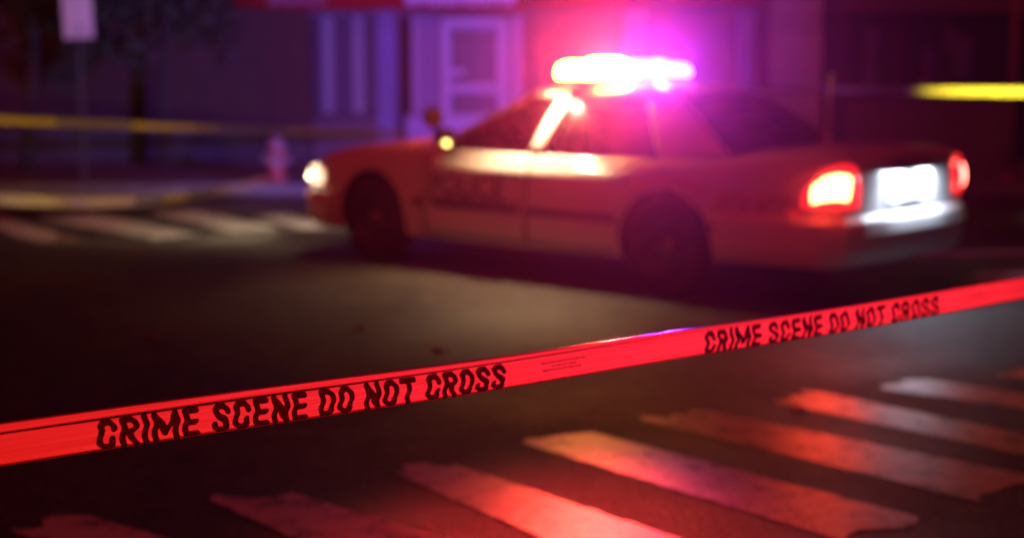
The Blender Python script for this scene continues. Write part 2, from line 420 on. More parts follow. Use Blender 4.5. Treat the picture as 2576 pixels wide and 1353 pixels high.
# greenhouse
A0 = (2.36, .845, .945); A0w = (2.42, .79, .960); W0 = (2.66, 0, .985)
B0 = (1.34, .872, .955); B0b = (1.20, .872, .955); C0 = (.13, .862, .966); D0 = (-.40, .74, 1.00); Dc = (-.62, 0, 1.035)
A1 = (1.56, .615, 1.355); A1w = (1.60, .56, 1.385); W1 = (1.72, 0, 1.425)
B1 = (1.20, .640, 1.385); B1b = (1.06, .640, 1.388); C1 = (.42, .610, 1.372); D1 = (.14, .56, 1.375); D1c = (.02, 0, 1.425)
def flip(p): return (p[0], -p[1], p[2])
def curve_patch(bm, a, c, a1, c1, nu=14, nv=8, bul=.02):
    """windscreen or rear window: side corner a, centre c (bottom); a1, c1 (top)"""
    def f(u, v):
        t = 2*u-1; k = 1-t*t
        lo = Vector((a[0]+(c[0]-a[0])*k, a[1]*-t, a[2]+(c[2]-a[2])*k)); hi = Vector((a1[0]+(c1[0]-a1[0])*k, a1[1]*-t, a1[2]+(c1[2]-a1[2])*k))
        p = lo*(1-v)+hi*v; p.z += bul*4*v*(1-v); return p
    grid(bm, f, nu, nv)
bm = bmesh.new(); curve_patch(bm, A0w, W0, A1w, W1); obj('windscreen', bm, M_GLASS, car, smooth=True)
bm = bmesh.new(); curve_patch(bm, D0, Dc, D1, D1c, bul=.03); obj('rear_window', bm, M_GLASS, car, smooth=True)
for s in (1, -1):
    g = (lambda p: p) if s == 1 else flip
    bm = bmesh.new(); patch(bm, g(A0), g(B0), g(B1), g(A1), bulge=.03); obj('side_window', bm, M_GLASS, car, smooth=True)
    bm = bmesh.new(); patch(bm, g(B0b), g(C0), g(C1), g(B1b), bulge=.03); obj('side_window', bm, M_GLASS, car, smooth=True)
    bm = bmesh.new()
    patch(bm, g(A0), g(A0w), g(A1w), g(A1), 3, 8, .012)
    obj('pillar', bm, M_WHITE, car, smooth=True, solid=.03)
    bm = bmesh.new(); patch(bm, g(B0), g(B0b), g(B1b), g(B1), 3, 8, .034); obj('pillar', bm, M_WHITE, car, smooth=True, solid=.03)
    bm = bmesh.new(); patch(bm, g(C0), g(D0), g(D1), g(C1), 8, 8, .03); obj('pillar', bm, M_WHITE, car, smooth=True, solid=.03)
# roof
bm = bmesh.new()
EDGE = [(-.02, 1.372), (.14, 1.378), (.42, 1.388), (1.09, 1.402), (1.56, 1.375), (1.66, 1.360)]
HW = [(-.02, .56), (.14, .575), (.42, .63), (1.1, .66), (1.56, .632), (1.66, .56)]
def roof(u, v):
    t = 2*v-1
    k = 1-t*t
    x = (.14-.12*k)*(1-u)+(1.58+.15*k)*u
    xe = .14*(1-u)+1.58*u
    z = sinterp(EDGE, xe); y = sinterp(HW, xe)*t
    crown = (.055+.03*math.sin(math.pi*min(1, max(0, u))))*(1-abs(t)**2.6)
    return Vector((x, y, z+crown))
grid(bm, roof, 16, 16); obj('roof', bm, M_WHITE, car, smooth=True, solid=.028)

# bumpers
def bumper(name, path, prof, m):
    """prof (outward, z) swept along plan path"""
    bm = bmesh.new(); rr = []
    P = [Vector((x, y, 0)) for x, y in path]
    for i, p in enumerate(P):
        d = (P[min(i+1, len(P)-1)]-P[max(i-1, 0)]).normalized(); nrm = Vector((-d.y, d.x, 0))
        if nrm.dot(p-Vector((1.2, 0, 0))) < 0: nrm = -nrm
        rr.append([bm.verts.new(p+nrm*o+Vector((0, 0, z))) for o, z in prof])
    for a, b in zip(rr, rr[1:]):
        for i in range(len(prof)): bm.faces.new((a[i], b[i], b[(i+1) % len(prof)], a[(i+1) % len(prof)]))
    bm.faces.new(rr[0]); bm.faces.new(rr[-1][::-1])
    return obj(name, bm, m, car, smooth=False, bevel=.012)
rp = [(-.46, .955), (-.8, .955), (-1.05, .935), (-1.22, .89), (-1.30, .80), (-1.335, .65), (-1.35, .4), (-1.355, 0)]
rp = rp + [(x, -y) for x, y in rp[-2::-1]]
bumper('rear_bumper', rp, [(-.05, .29), (.04, .31), (.085, .41), (.095, .52), (.085, .605), (.055, .638), (-.04, .650)], M_WHITE)
fp = [(3.47, .935), (3.65, .905), (3.83, .845), (3.93, .75), (3.99, .58), (4.02, .35), (4.03, 0)]
fp = fp + [(x, -y) for x, y in fp[-2::-1]]
bumper('front_bumper', fp, [(-.06, .22), (.03, .25), (.075, .36), (.08, .46), (.05, .55), (-.04, .565)], M_WHITE)
# grille
bm = bmesh.new(); box(bm, (4.075, 0, .625), (.02, .70, .12))
for k in range(9): box(bm, (4.09, -.32+.08*k, .625), (.012, .012, .11))
obj('grille', bm, M_CHROME, car, bevel=.004)

# lamps wrap round the corners: built on the plan outline
def lamp_shell(name, X0, Xc, side, zlo, zhi, m, front, off=.010, n=16, ylimit=.55, parent=car, shrink=0):
    """strip following the plan from X0 on the flank round the corner to ylimit"""
    xsamp = []
    ends = PLAN[-1][0] if front else PLAN[0][0]
    for i in range(40):
        t = i/39; xx = X0+(ends-X0)*t; w = pw(xx)
        if w >= ylimit: xsamp.append((xx, w))
    if xsamp[-1][1] > ylimit+.01: xsamp.append((ends, ylimit))
    L = [0]
    for a, b in zip(xsamp, xsamp[1:]): L.append(L[-1]+math.hypot(a[0]-b[0], a[1]-b[1]))
    T = L[-1]; pts = [(xsamp[i][0], xsamp[i][1], L[i]/T) for i in range(len(L)) if shrink <= L[i]/T <= 1-shrink]
    bm = bmesh.new(); cols = []
    nz = 8
    for x, y, t in pts:
        a, b = zlo(t), zhi(t); h = (b-a)*shrink; a += h; b -= h
        c = []
        for k in range(nz+1):
            v = k/nz; z = a+(b-a)*v; o = off+.035*math.sin(math.pi*v)**.6*math.sin(math.pi*min(1, max(0, t)))**.5
            yy = side_y(x, z)-pw(x)
            nx = (1 if front else -1)*(t**1.5); ny = 1-t**3*.9
            c.append(bm.verts.new((x+nx*o, side*(y+yy+ny*o), z)))
        cols.append(c)
    for a, b in zip(cols, cols[1:]):
        for k in range(nz): bm.faces.new((a[k], b[k], b[k+1], a[k+1]))
    return obj(name, bm, m, parent, smooth=True, solid=.004)

M_TAIL = mat('tail_lens_red', (.35, .01, .01), .2, emit=(1, .015, .02), es=1.5)
M_TAILC = mat('tail_lamp_lit', (.5, .02, .01), .3, emit=(1, .055, .018), es=85)
M_TAILF = mat('tail_lamp_lit_far', (.5, .02, .01), .3, emit=(1, .16, .12), es=22)
M_HEADH = mat('headlamp_housing', (.8, .7, .6), .2, emit=(1, .62, .42), es=2.2)
M_HEADC = mat('headlamp_lit', (.9, .9, .8), .2, emit=(1, .82, .45), es=110)
for s in (1, -1):
    zl = lambda t: .70+.005*t
    zh = lambda t: interp([(0, .80), (.15, .88), (.40, .965), (.60, .99), (.80, .975), (.92, .92), (1, .84)], t)
    tl = lamp_shell('taillight', -1.10, 0, s, zl, zh, M_TAIL, False, ylimit=.69)
    lamp_shell('bulb', -1.12, 0, s, zl, zh, M_TAILC if s == 1 else M_TAILF, False, off=.022, ylimit=.74, parent=tl, shrink=.16)
    hl = lamp_shell('headlight', 3.70, 0, s, lambda t: .60+.0*t, lambda t: interp([(0, .70), (.3, .755), (.7, .735), (1, .70)], t), M_HEADH, True, ylimit=.44)
    lamp_shell('bulb', 3.84, 0, s, lambda t: .605, lambda t: interp([(0, .70), (.3, .75), (1, .70)], t), M_HEADC, True, off=.02, ylimit=.44, parent=hl, shrink=.08)

# licence plate in a shallow recess over the bumper
bm = bmesh.new(); box(bm, (-1.378, 0, .80), (.012, .62, .215)); rec = obj('plate_recess', bm, M_WHITE, car, bevel=.005)
bm = bmesh.new(); box(bm, (-1.392, 0, .79), (.006, .31, .155)); obj('license_plate', bm, mat('plate_white', (.8, .8, .82), .35), car, bevel=.004)
bm = bmesh.new(); box(bm, (-1.40, 0, .93), (.055, .66, .028)); gar = obj('trunk_trim', bm, M_CHROME, car, bevel=.006)
for y in (-.18, .18):
    ld = bpy.data.lights.new('plate_lamp', 'AREA'); ld.shape = 'RECTANGLE'; ld.size = .12; ld.size_y = .02; ld.energy = 9; ld.color = (.72, .82, 1)
    lo = bpy.data.objects.new('plate_lamp', ld); COL.objects.link(lo); lo.parent = car; lo.location = (-1.445, y, .91)
    lo.rotation_euler = Vector((.35, 0, -1)).to_track_quat('-Z', 'Y').to_euler()
# boot lid seam panel and bonnet panel
def deck(name, x0, x1, hw):
    bm = bmesh.new()
    def f(u, v):
        x = x0+(x1-x0)*u; t = 2*v-1; t0 = sinterp(TOP, x); ys = side_y(x, t0-.05); y = hw(x)*t
        tab = [(0, .031), (.2, .03), (.4, .026), (.55, .020), (.75, .010), (1, -.02)]
        return Vector((x, y, t0+interp(tab, min(1, abs(y)/ys))+.005))
    grid(bm, f, 14, 16); return obj(name, bm, M_WHITE, car, smooth=True, solid=.006)
deck('bonnet', 2.72, 3.97, lambda x: min(.80, side_y(x, .7)*.86))
deck('boot_lid', -1.30, -.66, lambda x: .74)

# mirrors
for s in (1, -1):
    bm = bmesh.new()
    lathe(bm, [(.0, -.07), (.06, -.06), (.095, -.02), (.105, .03), (.10, .045)], Matrix.Translation((2.10, s*1.04, 1.06)) @ Matrix.Rotation(R(-90), 4, 'Y') @ Matrix.Diagonal((.72, 1.0, 1, 1)), 24)
    box(bm, (2.13, s*.92, 1.01), (.07, .16, .035))
    mr = obj('side_mirror', bm, M_BLACKP, car, smooth=True)
    bm = bmesh.new(); lathe(bm, [(.0, 0), (.088, 0), (.088, .004), (0, .004)], Matrix.Translation((2.052, s*1.04, 1.06)) @ Matrix.Rotation(R(-90), 4, 'Y') @ Matrix.Diagonal((.72, 1.0, 1, 1)), 24)
    obj('mirror_glass', bm, M_CHROME, mr)
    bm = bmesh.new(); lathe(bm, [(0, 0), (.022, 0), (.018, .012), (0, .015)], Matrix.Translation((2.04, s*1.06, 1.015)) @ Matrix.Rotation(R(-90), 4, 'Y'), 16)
    if s == 1: obj('glint_disc', bm, mat('glint_disc_glow', (.8, .7, .2), .2, emit=(1, .85, .22), es=6), mr)  # glowing disc added to imitate the alley light's glint on the mirror
    else: obj('glint_disc', bm, mat('glint_disc_dull', (.5, .3, .05), .2), mr)  # matching added disc without the glow
# spotlight on the left windscreen pillar
M_RLENS = mat('spotlight_lens', (.012, .004, .003), .5, spec=.1, emit=(1, .12, .03), es=.04)  # faint red emission stands in for light reflected in the unlit lens
bm = bmesh.new()
c0 = Vector((2.26, .99, 1.21)); Ms = Matrix.Translation(c0) @ Vector((-.9, .35, .1)).to_track_quat('Z', 'Y').to_matrix().to_4x4()
lathe(bm, [(0, -.11), (.04, -.10), (.07, -.05), (.083, 0), (.083, .02)], Ms, 28); cyl(bm, (2.28, .98, 1.14), (2.24, .86, .99), .014)
sp = obj('spotlight', bm, M_BLACKP, car, smooth=True)
bm = bmesh.new(); lathe(bm, [(0, .03), (.05, .028), (.078, .021)], Ms, 28); obj('lens', bm, M_RLENS, sp, smooth=True)
# small amber side marker and corner lens
M_AMBER = mat('amber_lens', (.7, .25, .03), .2, emit=(1, .5, .25), es=.5)
for s in (1, -1):
    bm = bmesh.new(); lathe(bm, [(0, -.01), (.026, -.01), (.026, .012), (.012, .02), (0, .021)], Matrix.Translation((3.96, s*.82, .50)) @ Vector((.6, s*.8, 0)).to_track_quat('Z', 'Y').to_matrix().to_4x4(), 16)
    obj('marker_lamp', bm, M_AMBER, car, smooth=True)
    bm = bmesh.new(); box(bm, (-1.03, s*(side_y(-1.03, .70)+.004), .665), (.09, .014, .035)); obj('side_reflector', bm, mat('red_reflector', (.6, .01, .01), .2, emit=(1, .03, .02), es=.35), car, bevel=.004)  # faint red glow is put into the reflector's material; it is no lamp

# antenna
bm = bmesh.new(); cyl(bm, (-.78, .10, 1.05), (-.78, .10, 1.10), .024, .014); cyl(bm, (-.78, .10, 1.09), (-.80, .10, 1.57), .011, .008, n=10)
obj('antenna', bm, mat('antenna_sleeve', (.6, .6, .6), .35), car)

# wheels
def wheel(x, s):
    c = Vector((x, s*.86, .345))
    M = Matrix.Translation(c) @ Matrix.Rotation(R(-90*s), 4, 'X')
    w = bpy.data.objects.new('wheel', None); COL.objects.link(w); w.parent = car
    bm = bmesh.new()
    lathe(bm, [(.215, -.10), (.26, -.112), (.31, -.11), (.338, -.09), (.345, -.05), (.345, .05), (.338, .085), (.31, .105), (.26, .108), (.215, .095), (.205, .0)], M, 48)
    obj('tyre', bm, M_TYRE, w, smooth=True)
    bm = bmesh.new(); lathe(bm, [(0, .05), (.045, .055), (.05, .035), (.09, .03), (.15, .045), (.185, .02), (.205, .085), (.215, .095), (.222, .085), (.21, -.05), (0, -.05)], M, 40)
    obj('rim', bm, M_STEEL, w, smooth=True)
    bm = bmesh.new(); lathe(bm, [(.0, .085), (.03, .082), (.055, .065), (.062, .045), (.062, .03)], M, 24)
    for k in range(5):
        a = 2*math.pi*k/5; cyl(bm, M@Vector((.085*math.cos(a), .085*math.sin(a), .02)), M@Vector((.085*math.cos(a), .085*math.sin(a), .055)), .011, n=8)
    obj('hubcap', bm, mat('dull_hub', (.30, .28, .26), .35, metal=.9), w, smooth=True)
for x in (0, WB):
    for s in (1, -1): wheel(x, s)
# underbody
bm = bmesh.new(); box(bm, (1.3, 0, .27), (4.2, 1.2, .10)); obj('underbody', bm, M_BLACKP, car)

# cabin
def seat(x, y, w=.52):
    bm = bmesh.new()
    box(bm, (x, y, .68), (.52, w, .16)); box(bm, (x-.26, y, .93), (.14, w, .52), Matrix.Rotation(R(-14), 4, 'Y'))
    if w < 1: box(bm, (x-.33, y, 1.21), (.09, .26, .15), Matrix.Rotation(R(-10), 4, 'Y'))
    obj('car_seat', bm, M_SEAT, car, bevel=.035)
seat(1.55, .38); seat(1.55, -.38); seat(.45, 0, 1.3)
bm = bmesh.new(); box(bm, (2.33, 0, .87), (.40, 1.5, .15)); obj('dashboard', bm, M_BLACKP, car, bevel=.03)
bm = bmesh.new()
Mw = Matrix.Translation((2.02, .38, .98)) @ Matrix.Rotation(R(-62), 4, 'Y')
for k in range(28):
    a, b = 2*math.pi*k/28, 2*math.pi*(k+1)/28
    cyl(bm, Mw@Vector((.18*math.cos(a), .18*math.sin(a), 0)), Mw@Vector((.18*math.cos(b), .18*math.sin(b), 0)), .014, n=8)
cyl(bm, Mw@Vector((-.18, 0, 0)), Mw@Vector((.18, 0, 0)), .014, n=8); cyl(bm, Mw@Vector((0, 0, 0)), Mw@Vector((0, 0, -.2)), .025, n=8)
obj('steering_wheel', bm, M_BLACKP, car)
bm = bmesh.new(); box(bm, (1.02, 0, 1.02), (.02, 1.2, .50)); obj('cage_partition', bm, glass_mat('partition', (.5, .5, .5)), car)

# vinyl lettering on the flanks
def decal(body, size, x_start, z0, m, s, shear=0, stretch=1.0, bold=.006, parent=car):
    bm = text_mesh(body, size, 1.05, bold, shear)
    mx = max(v.co.x for v in bm.verts); cut(bm, 0, 0, mx, 14); cut(bm, 1, 0, size*.75, 4)
    for v in bm.verts:
        a = v.co.x*stretch; x = x_start-a if s == 1 else x_start-mx*stretch+a
        z = z0+v.co.y; v.co = Vector((x, s*(side_y(x, z)+.0145), z))
    return obj('lettering', bm, m, parent)
for s in (1, -1):
    decal('POLICE', .25, 2.30, .60, M_NAVY, s, stretch=.93)
    decal('POLICE', .21, -.42, .615, M_GOLD, s, shear=.25, stretch=.80)
    bm = bmesh.new()
    def fs(u, v):
        x = .30-.66*u; z = .735+.10*math.sin(math.pi*min(1, u*.9))*1.0-.03*u+.03*v
        return Vector((x, s*(side_y(x, z)+.013), z))
    grid(bm, fs, 20, 2); obj('gold_stripe', bm, M_GOLD, car)
    skin_panel('navy_stripe', 1.31, 2.36, .572, .590, M_NAVY, s, off=.0135)

# roof light bar
bar = bpy.data.objects.new('light_bar', None); COL.objects.link(bar); bar.parent = car; bar.location = (1.10, 0, 1.475)
bm = bmesh.new(); box(bm, (0, 0, .035), (.25, 1.46, .035)); 
for y in (-.52, .52): box(bm, (0, y, .005), (.14, .05, .05))
obj('base', bm, M_BLACKP, bar, bevel=.01)
def barlamp(y0, y1, m, name, ends=False, dz=0):
    bm = bmesh.new()
    prof = [(-.13, .050), (-.145, .085), (-.12, .145), (-.05, .170), (.05, .170), (.12, .145), (.145, .085), (.13, .050)]
    ny = 8; cols = []
    for k in range(ny+1):
        t = k/ny; y = y0+(y1-y0)*t
        f = 1.0
        if ends and (abs(y) > .66): f = math.sqrt(max(.15, 1-((abs(y)-.66)/.10)**2))
        cols.append([bm.verts.new((x*f, y, .055+(z-.055)*(.6+.4*f)*(1+dz/.115))) for x, z in prof])
    for a, b in zip(cols, cols[1:]):
        for i in range(len(prof)): bm.faces.new((a[i], b[i], b[(i+1) % len(prof)], a[(i+1) % len(prof)]))
    bm.faces.new(cols[0]); bm.faces.new(cols[-1][::-1])
    return obj(name, bm, m, bar, smooth=False, bevel=.006)
M_LR = mat('bar_lamp_red', (.6, .05, .02), .2, emit=(1, .42, .035), es=70)
M_LA = mat('bar_lamp_amber', (.6, .3, .02), .2, emit=(1, .60, .03), es=55)
M_LV = mat('bar_lamp_violet', (.2, .02, .6), .2, emit=(1, .11, .85), es=13)
M_LB = mat('bar_lamp_blue', (.2, .1, .8), .2, emit=(.70, .13, 1), es=12)
barlamp(.40, .745, M_LR, 'lamp', True); barlamp(.13, .375, M_LA, 'lamp', dz=.022); barlamp(-.44, -.02, M_LV, 'lamp', dz=.012); barlamp(-.745, -.49, M_LB, 'lamp', True, dz=-.012)
def lamp(kind, name, loc, energy, color, r=.06, dirn=None, cone=None, blend=.5, parent=car):
    d = bpy.data.lights.new(name, kind); d.energy = energy; d.color = color; d.shadow_soft_size = r
    o = bpy.data.objects.new(name, d); COL.objects.link(o); o.parent = parent; o.location = loc
    if dirn: o.rotation_euler = Vector(dirn).to_track_quat('-Z', 'Y').to_euler()
    if cone: d.spot_size = R(cone); d.spot_blend = blend
    return o
# real lamps of the bar, above its lenses
CAMDIR = (-.63, .77)
lamp('POINT', 'red_beacon', (1.10, .45, 1.73), 45, (1, .04, .04), .05)
lamp('POINT', 'violet_beacon', (1.04, -.40, 1.73), 32, (.45, .03, 1), .05)
lamp('SPOT', 'red_module_back', (.92, .50, 1.60), 5600, (1, .038, .03), .05, (-.61, .79, .03), 37, .8)
lamp('SPOT', 'violet_module_back', (.92, -.20, 1.60), 2200, (.42, .03, 1), .05, (-.62, .77, .09), 30, .8)
lamp('SPOT', 'red_module_front', (1.27, .35, 1.60), 200, (1, .03, .03), .05, (1, -.3, .12), 130, .7)
lamp('SPOT', 'violet_module_front', (1.27, .0, 1.60), 4000, (.17, .085, 1), .05, (.82, -.56, .06), 72, 1.0)
# alley lights in the two ends of the bar
lamp('SPOT', 'alley_light', (1.31, .79, 1.58), 225, (1, .62, .32), .035, (-.10, .40, -1.58), 118, .9)
lamp('SPOT', 'alley_light', (1.10, -.80, 1.58), 9500, (1, .95, .50), .035, (-.24, -1, -.04), 34, 1.0)
# headlamp beams
for s in (1, -1):
    lamp('SPOT', 'head_lamp', (4.17, s*.66, .66), 130, (1, .80, .50), .06, (1, .06*s, -.10), 88, .35)

# ================================================================== RED TAPE IN FRONT
TA = Vector((-.979, 3.04)); TB = Vector((1.771, 5.30)); TL = (TB-TA).length; TD = (TB-TA)/TL
TN = Vector((TD.y, -TD.x))                      # towards the camera
if TN.y > 0: TN = -TN
def tape_z(s):
    t = s/TL; za, zb = .943, .928
    return za+(zb-za)*t - .030*(1-(2*t-1)**2)*.35
def hem(s):
    return interp([(-9, .013), (0, .013), (.8, .010), (1.5, .004), (2.2, .002), (9, .002)], s)
def tape_face(s, v, off=0):
    """v 0..1 from bottom to top of the printed face"""
    z = -.036+.069*v
    n = .0012*math.sin(v*9.0+s*1.7)+.0035*math.sin(math.pi*v)+.0012*math.sin(v*21+s*5.1)*.5
    if v < .10: n -= (.10-v)/.10*.007
    p = TA+TD*s+TN*(n+off)
    return Vector((p.x, p.y, tape_z(s)+z+.0015*math.sin(s*4.2)))
M_TAPE = film_mat('red_tape_film', (1.0, .26, .18), .72, rough=.20, gloss=.06)
nt = M_TAPE.node_tree          # stretch marks along the film
tc = node(nt, 'ShaderNodeTexCoord'); mp = node(nt, 'ShaderNodeMapping'); mp.inputs['Scale'].default_value = (1.6, 1.6, 210)
nz = node(nt, 'ShaderNodeTexNoise'); nz.inputs['Scale'].default_value = 1; nz.inputs['Detail'].default_value = 5
rp_ = node(nt, 'ShaderNodeValToRGB'); rp_.color_ramp.elements[0].position = .36; rp_.color_ramp.elements[1].position = .62
rp_.color_ramp.elements[0].color = (.86, .26, .10, 1); rp_.color_ramp.elements[1].color = (1, .42, .16, 1)
nt.links.new(tc.outputs['Object'], mp.inputs[0]); nt.links.new(mp.outputs[0], nz.inputs[0]); nt.links.new(nz.outputs[0], rp_.inputs[0])
for n_ in nt.nodes:
    if n_.type in ('BSDF_DIFFUSE', 'BSDF_TRANSLUCENT'): nt.links.new(rp_.outputs[0], n_.inputs[0])
M_INK = film_mat('tape_ink', (.13, .018, .012), .45, rough=.35, gloss=.02)
tape = empty('barrier_tape', (TA.x, TA.y, 0), label='red plastic crime scene tape stretched across the foreground, black letters', cat='barrier tape')
toff = Vector((TA.x, TA.y, 0))
bm = bmesh.new()
s0, s1, ns = -.9, TL+1.2, 260
prof_n = 30
cols = []
for i in range(ns+1):
    s = s0+(s1-s0)*i/ns; c = []
    for k in range(25): c.append(tape_face(s, k/24))
    top = c[-1]; tn = Vector((TN.x, TN.y, 0)); h = hem(s); lg = .011*min(1, h/.012)+.001
    c.append(top+tn*lg*.5+Vector((0, 0, .0012))); c.append(top+tn*lg+Vector((0, 0, .004)))
    for q in (.25, .5, .75, 1): c.append(top+tn*(lg+.002*math.sin(q*3))+Vector((0, 0, .004+h*q)))
    for q in range(1, 7):
        a_ = q/6*math.pi*.8; c.append(top+tn*(lg-.0045+.0045*math.cos(a_))+Vector((0, 0, .004+h+.0045*math.sin(a_))))
    cols.append([bm.verts.new(p-toff) for p in c])
for a, b in zip(cols, cols[1:]):
    for k in range(len(a)-1): bm.faces.new((a[k], b[k], b[k+1], a[k+1]))
obj('film', bm, M_TAPE, tape, smooth=True)
# pleats: the film is folded on itself along its top and bottom edges
def pleat(v0, h0, layers, back, fade=None):
    bm = bmesh.new()
    for l in range(layers):
        c = []
        for i in range(ns+1):
            s = s0+(s1-s0)*i/ns; h = h0 if fade is None else h0*interp(fade, s)
            row = []
            for q in (-.5, 0, .5):
                p = tape_face(s, min(1, max(0, v0)), -back*(l+1)) + Vector((0, 0, q*h)); row.append(bm.verts.new(p-toff))
            c.append(row)
        for a, b in zip(c, c[1:]):
            for k in range(2): bm.faces.new((a[k], b[k], b[k+1], a[k+1]))
    obj('fold', bm, M_TAPE, tape, smooth=True)
pleat(1.0, .0065, 3, .0022, [(-9, 1), (.6, 1), (1.3, .45), (2.0, .25), (9, .2)])
pleat(.05, .0065, 1, .0030)
def s_at_px(px):
    u = (px-1288)/FPX; k = 1/math.cos(0)
    # along-ray depth for the pitched camera, close enough to intersect in plan
    lo, hi = -1.0, TL+1
    for _ in range(50):
        m = (lo+hi)/2; p = TA+TD*m; z = tape_z(m)-CZ
        dep = p.y*math.cos(PITCH)-z*math.sin(PITCH)
        if p.x/dep < u: lo = m
        else: hi = m
    return lo
GLYPH = {
 'C': (.60, [[(.5,.66),(.5,.78),(.42,.9),(.2,.9),(.1,.78),(.1,.22),(.2,.1),(.42,.1),(.5,.22),(.5,.34)]]),
 'R': (.60, [[(.1,.06),(.1,.9),(.38,.9),(.49,.8),(.49,.62),(.38,.5),(.1,.5)], [(.3,.5),(.51,.06)]]),
 'I': (.20, [[(.1,.06),(.1,.94)]]),
 'M': (.90, [[(.1,.06),(.1,.92),(.45,.28),(.80,.92),(.80,.06)]]),
 'E': (.56, [[(.48,.9),(.1,.9),(.1,.1),(.48,.1)], [(.1,.5),(.42,.5)]]),
 'S': (.60, [[(.5,.70),(.5,.8),(.4,.9),(.2,.9),(.1,.8),(.1,.67),(.2,.56),(.4,.44),(.5,.33),(.5,.2),(.4,.1),(.2,.1),(.1,.2),(.1,.30)]]),
 'N': (.62, [[(.1,.06),(.1,.93),(.52,.07),(.52,.94)]]),
 'D': (.60, [[(.1,.1),(.1,.9),(.36,.9),(.5,.76),(.5,.24),(.36,.1),(.1,.1)]]),
 'O': (.60, [[(.1,.24),(.1,.76),(.22,.9),(.38,.9),(.5,.76),(.5,.24),(.38,.1),(.22,.1),(.1,.24)]]),
 'T': (.60, [[(.04,.9),(.56,.9)], [(.3,.9),(.3,.06)]])}
def stroke_text(body, half=.106, gap=.13, space=.34, n=26):
    """bold condensed capitals traced from their centre lines; letter height 1"""
    bm = bmesh.new(); x0 = 0
    for ch in body:
        if ch == ' ': x0 += space; continue
        w, lines = GLYPH[ch]
        segs = [(Vector(a), Vector(b)) for l in lines for a, b in zip(l, l[1:])]
        def fld(p):
            d = 9
            for a, b in segs:
                ab = b-a; t = max(0, min(1, (p-a).dot(ab)/ab.dot(ab))); q = p-a-ab*t
                d = min(d, math.hypot(q.x, q.y))
            return half-d
        c = 1/n; nx = int((w+.08)/c)+2
        F = [[fld(Vector((-.04+i*c, -.04+j*c))) for j in range(n+4)] for i in range(nx+1)]
        for i in range(nx):
            for j in range(n+3):
                P = [(i, j), (i+1, j), (i+1, j+1), (i, j+1)]; v = [F[a][b] for a, b in P]
                if max(v) <= 0: continue
                out = []
                for k in range(4):
                    (ax, ay), (bx, by) = P[k], P[(k+1) % 4]; va, vb = v[k], v[(k+1) % 4]
                    if va > 0: out.append((ax, ay))
                    if (va > 0) != (vb > 0):
                        t = va/(va-vb); out.append((ax+(bx-ax)*t, ay+(by-ay)*t))
                if len(out) > 2: bm.faces.new([bm.verts.new((x0-.04+a*c, -.04+b*c, 0)) for a, b in out])
        x0 += w+gap
    bmesh.ops.remove_doubles(bm, verts=bm.verts, dist=1e-4)
    return bm
def tape_text(px0, px1):
    sa, sb = s_at_px(px0), s_at_px(px1)
    bm = stroke_text('CRIME SCENE DO NOT CROSS')
    mx = max(v.co.x for v in bm.verts); mn = min(v.co.x for v in bm.verts); my = max(v.co.y for v in bm.verts); mny = min(v.co.y for v in bm.verts)
    for v in bm.verts:
        vv = -.005+.985*(v.co.y-mny)/(my-mny); s = sa+(sb-sa)*(v.co.x-mn)/(mx-mn)
        s += .0028*math.sin(vv*10.5+s*.9+1.3)
        v.co = tape_face(s, vv, .0006)-toff
    obj('lettering', bm, M_INK, tape)
tape_text(243, 1270); tape_text(1772, 2360)
def small_print(pxa, pxb):
    sa, sb = s_at_px(pxa), s_at_px(pxb); bm = bmesh.new()
    for r_, (a, b) in enumerate(((0, 1), (.22, .75), (.03, .93))):
        s = sa+(sb-sa)*a; e = sa+(sb-sa)*b; v0 = .70-.14*r_
        while s < e:
            w = random.uniform(.004, .010)
            q = [tape_face(ss, vv, .0006)-toff for ss, vv in ((s, v0), (s+w, v0), (s+w, v0+.045), (s, v0+.045))]
            bm.faces.new([bm.verts.new(p) for p in q]); s += w+random.uniform(.0018, .004)
    obj('small_print', bm, M_INK, tape)
small_print(1360, 1466); small_print(2414, 2482)

# ================================================================== YELLOW TAPES BEHIND
BY = 23.5
def X(px): return (px-1288)/FPX*(BY*math.cos(PITCH)+.2)
def Z(py): return at(1288, py, BY).z
M_YEL = film_mat('yellow_tape_film', (.85, .66, .03), .35, rough=.2, gloss=.05)
M_YINK = mat('yellow_tape_ink', (.03, .03, .03), .4)
def ytape(p0, p1, sag, label, twist=0, ph=0, w=.076, segs=((.1, .2),), n=80):
    p0, p1 = Vector(p0), Vector(p1); L = (p1-p0).length; d = (p1-p0)/L; side = d.cross(Vector((0, 0, 1))).normalized()
    def P(t, v):
        c = p0+(p1-p0)*t - Vector((0, 0, sag*4*t*(1-t)))
        a = twist*math.sin(2*math.pi*(t*1.7)+ph)
        return c+(Vector((0, 0, math.cos(a)))+side*math.sin(a))*(v-.5)*w
    e = empty('barrier_tape', p0, label=label, cat='barrier tape', group='yellow tapes around the crossing')
    bm = bmesh.new(); grid(bm, lambda u, v: P(u, v)-p0, n, 4); obj('film', bm, M_YEL, e, smooth=True)
    bm = bmesh.new(); sg = side if side.y < 0 else -side
    for a, b in segs:
        k = a
        while k < b:
            w2 = .045/L
            grid(bm, lambda u, v: P(k+w2*u, .14+.72*v)-p0+sg*.003, 2, 2)
            k += w2*1.45
    obj('lettering', bm, M_YINK, e)
ytape(at(-60, 300, 17.5), at(1010, 335, 23.0), .02, 'dim yellow tape stretched high across the dark wall at left', .1, segs=((.15, .30), (.5, .66)))
ytape(at(-160, 488, 13.0), at(668, 455, 19.7), .15, 'sagging yellow tape low over the street, tied to the hydrant', .15, w=.10, segs=((.50, .60), (.68, .78)))
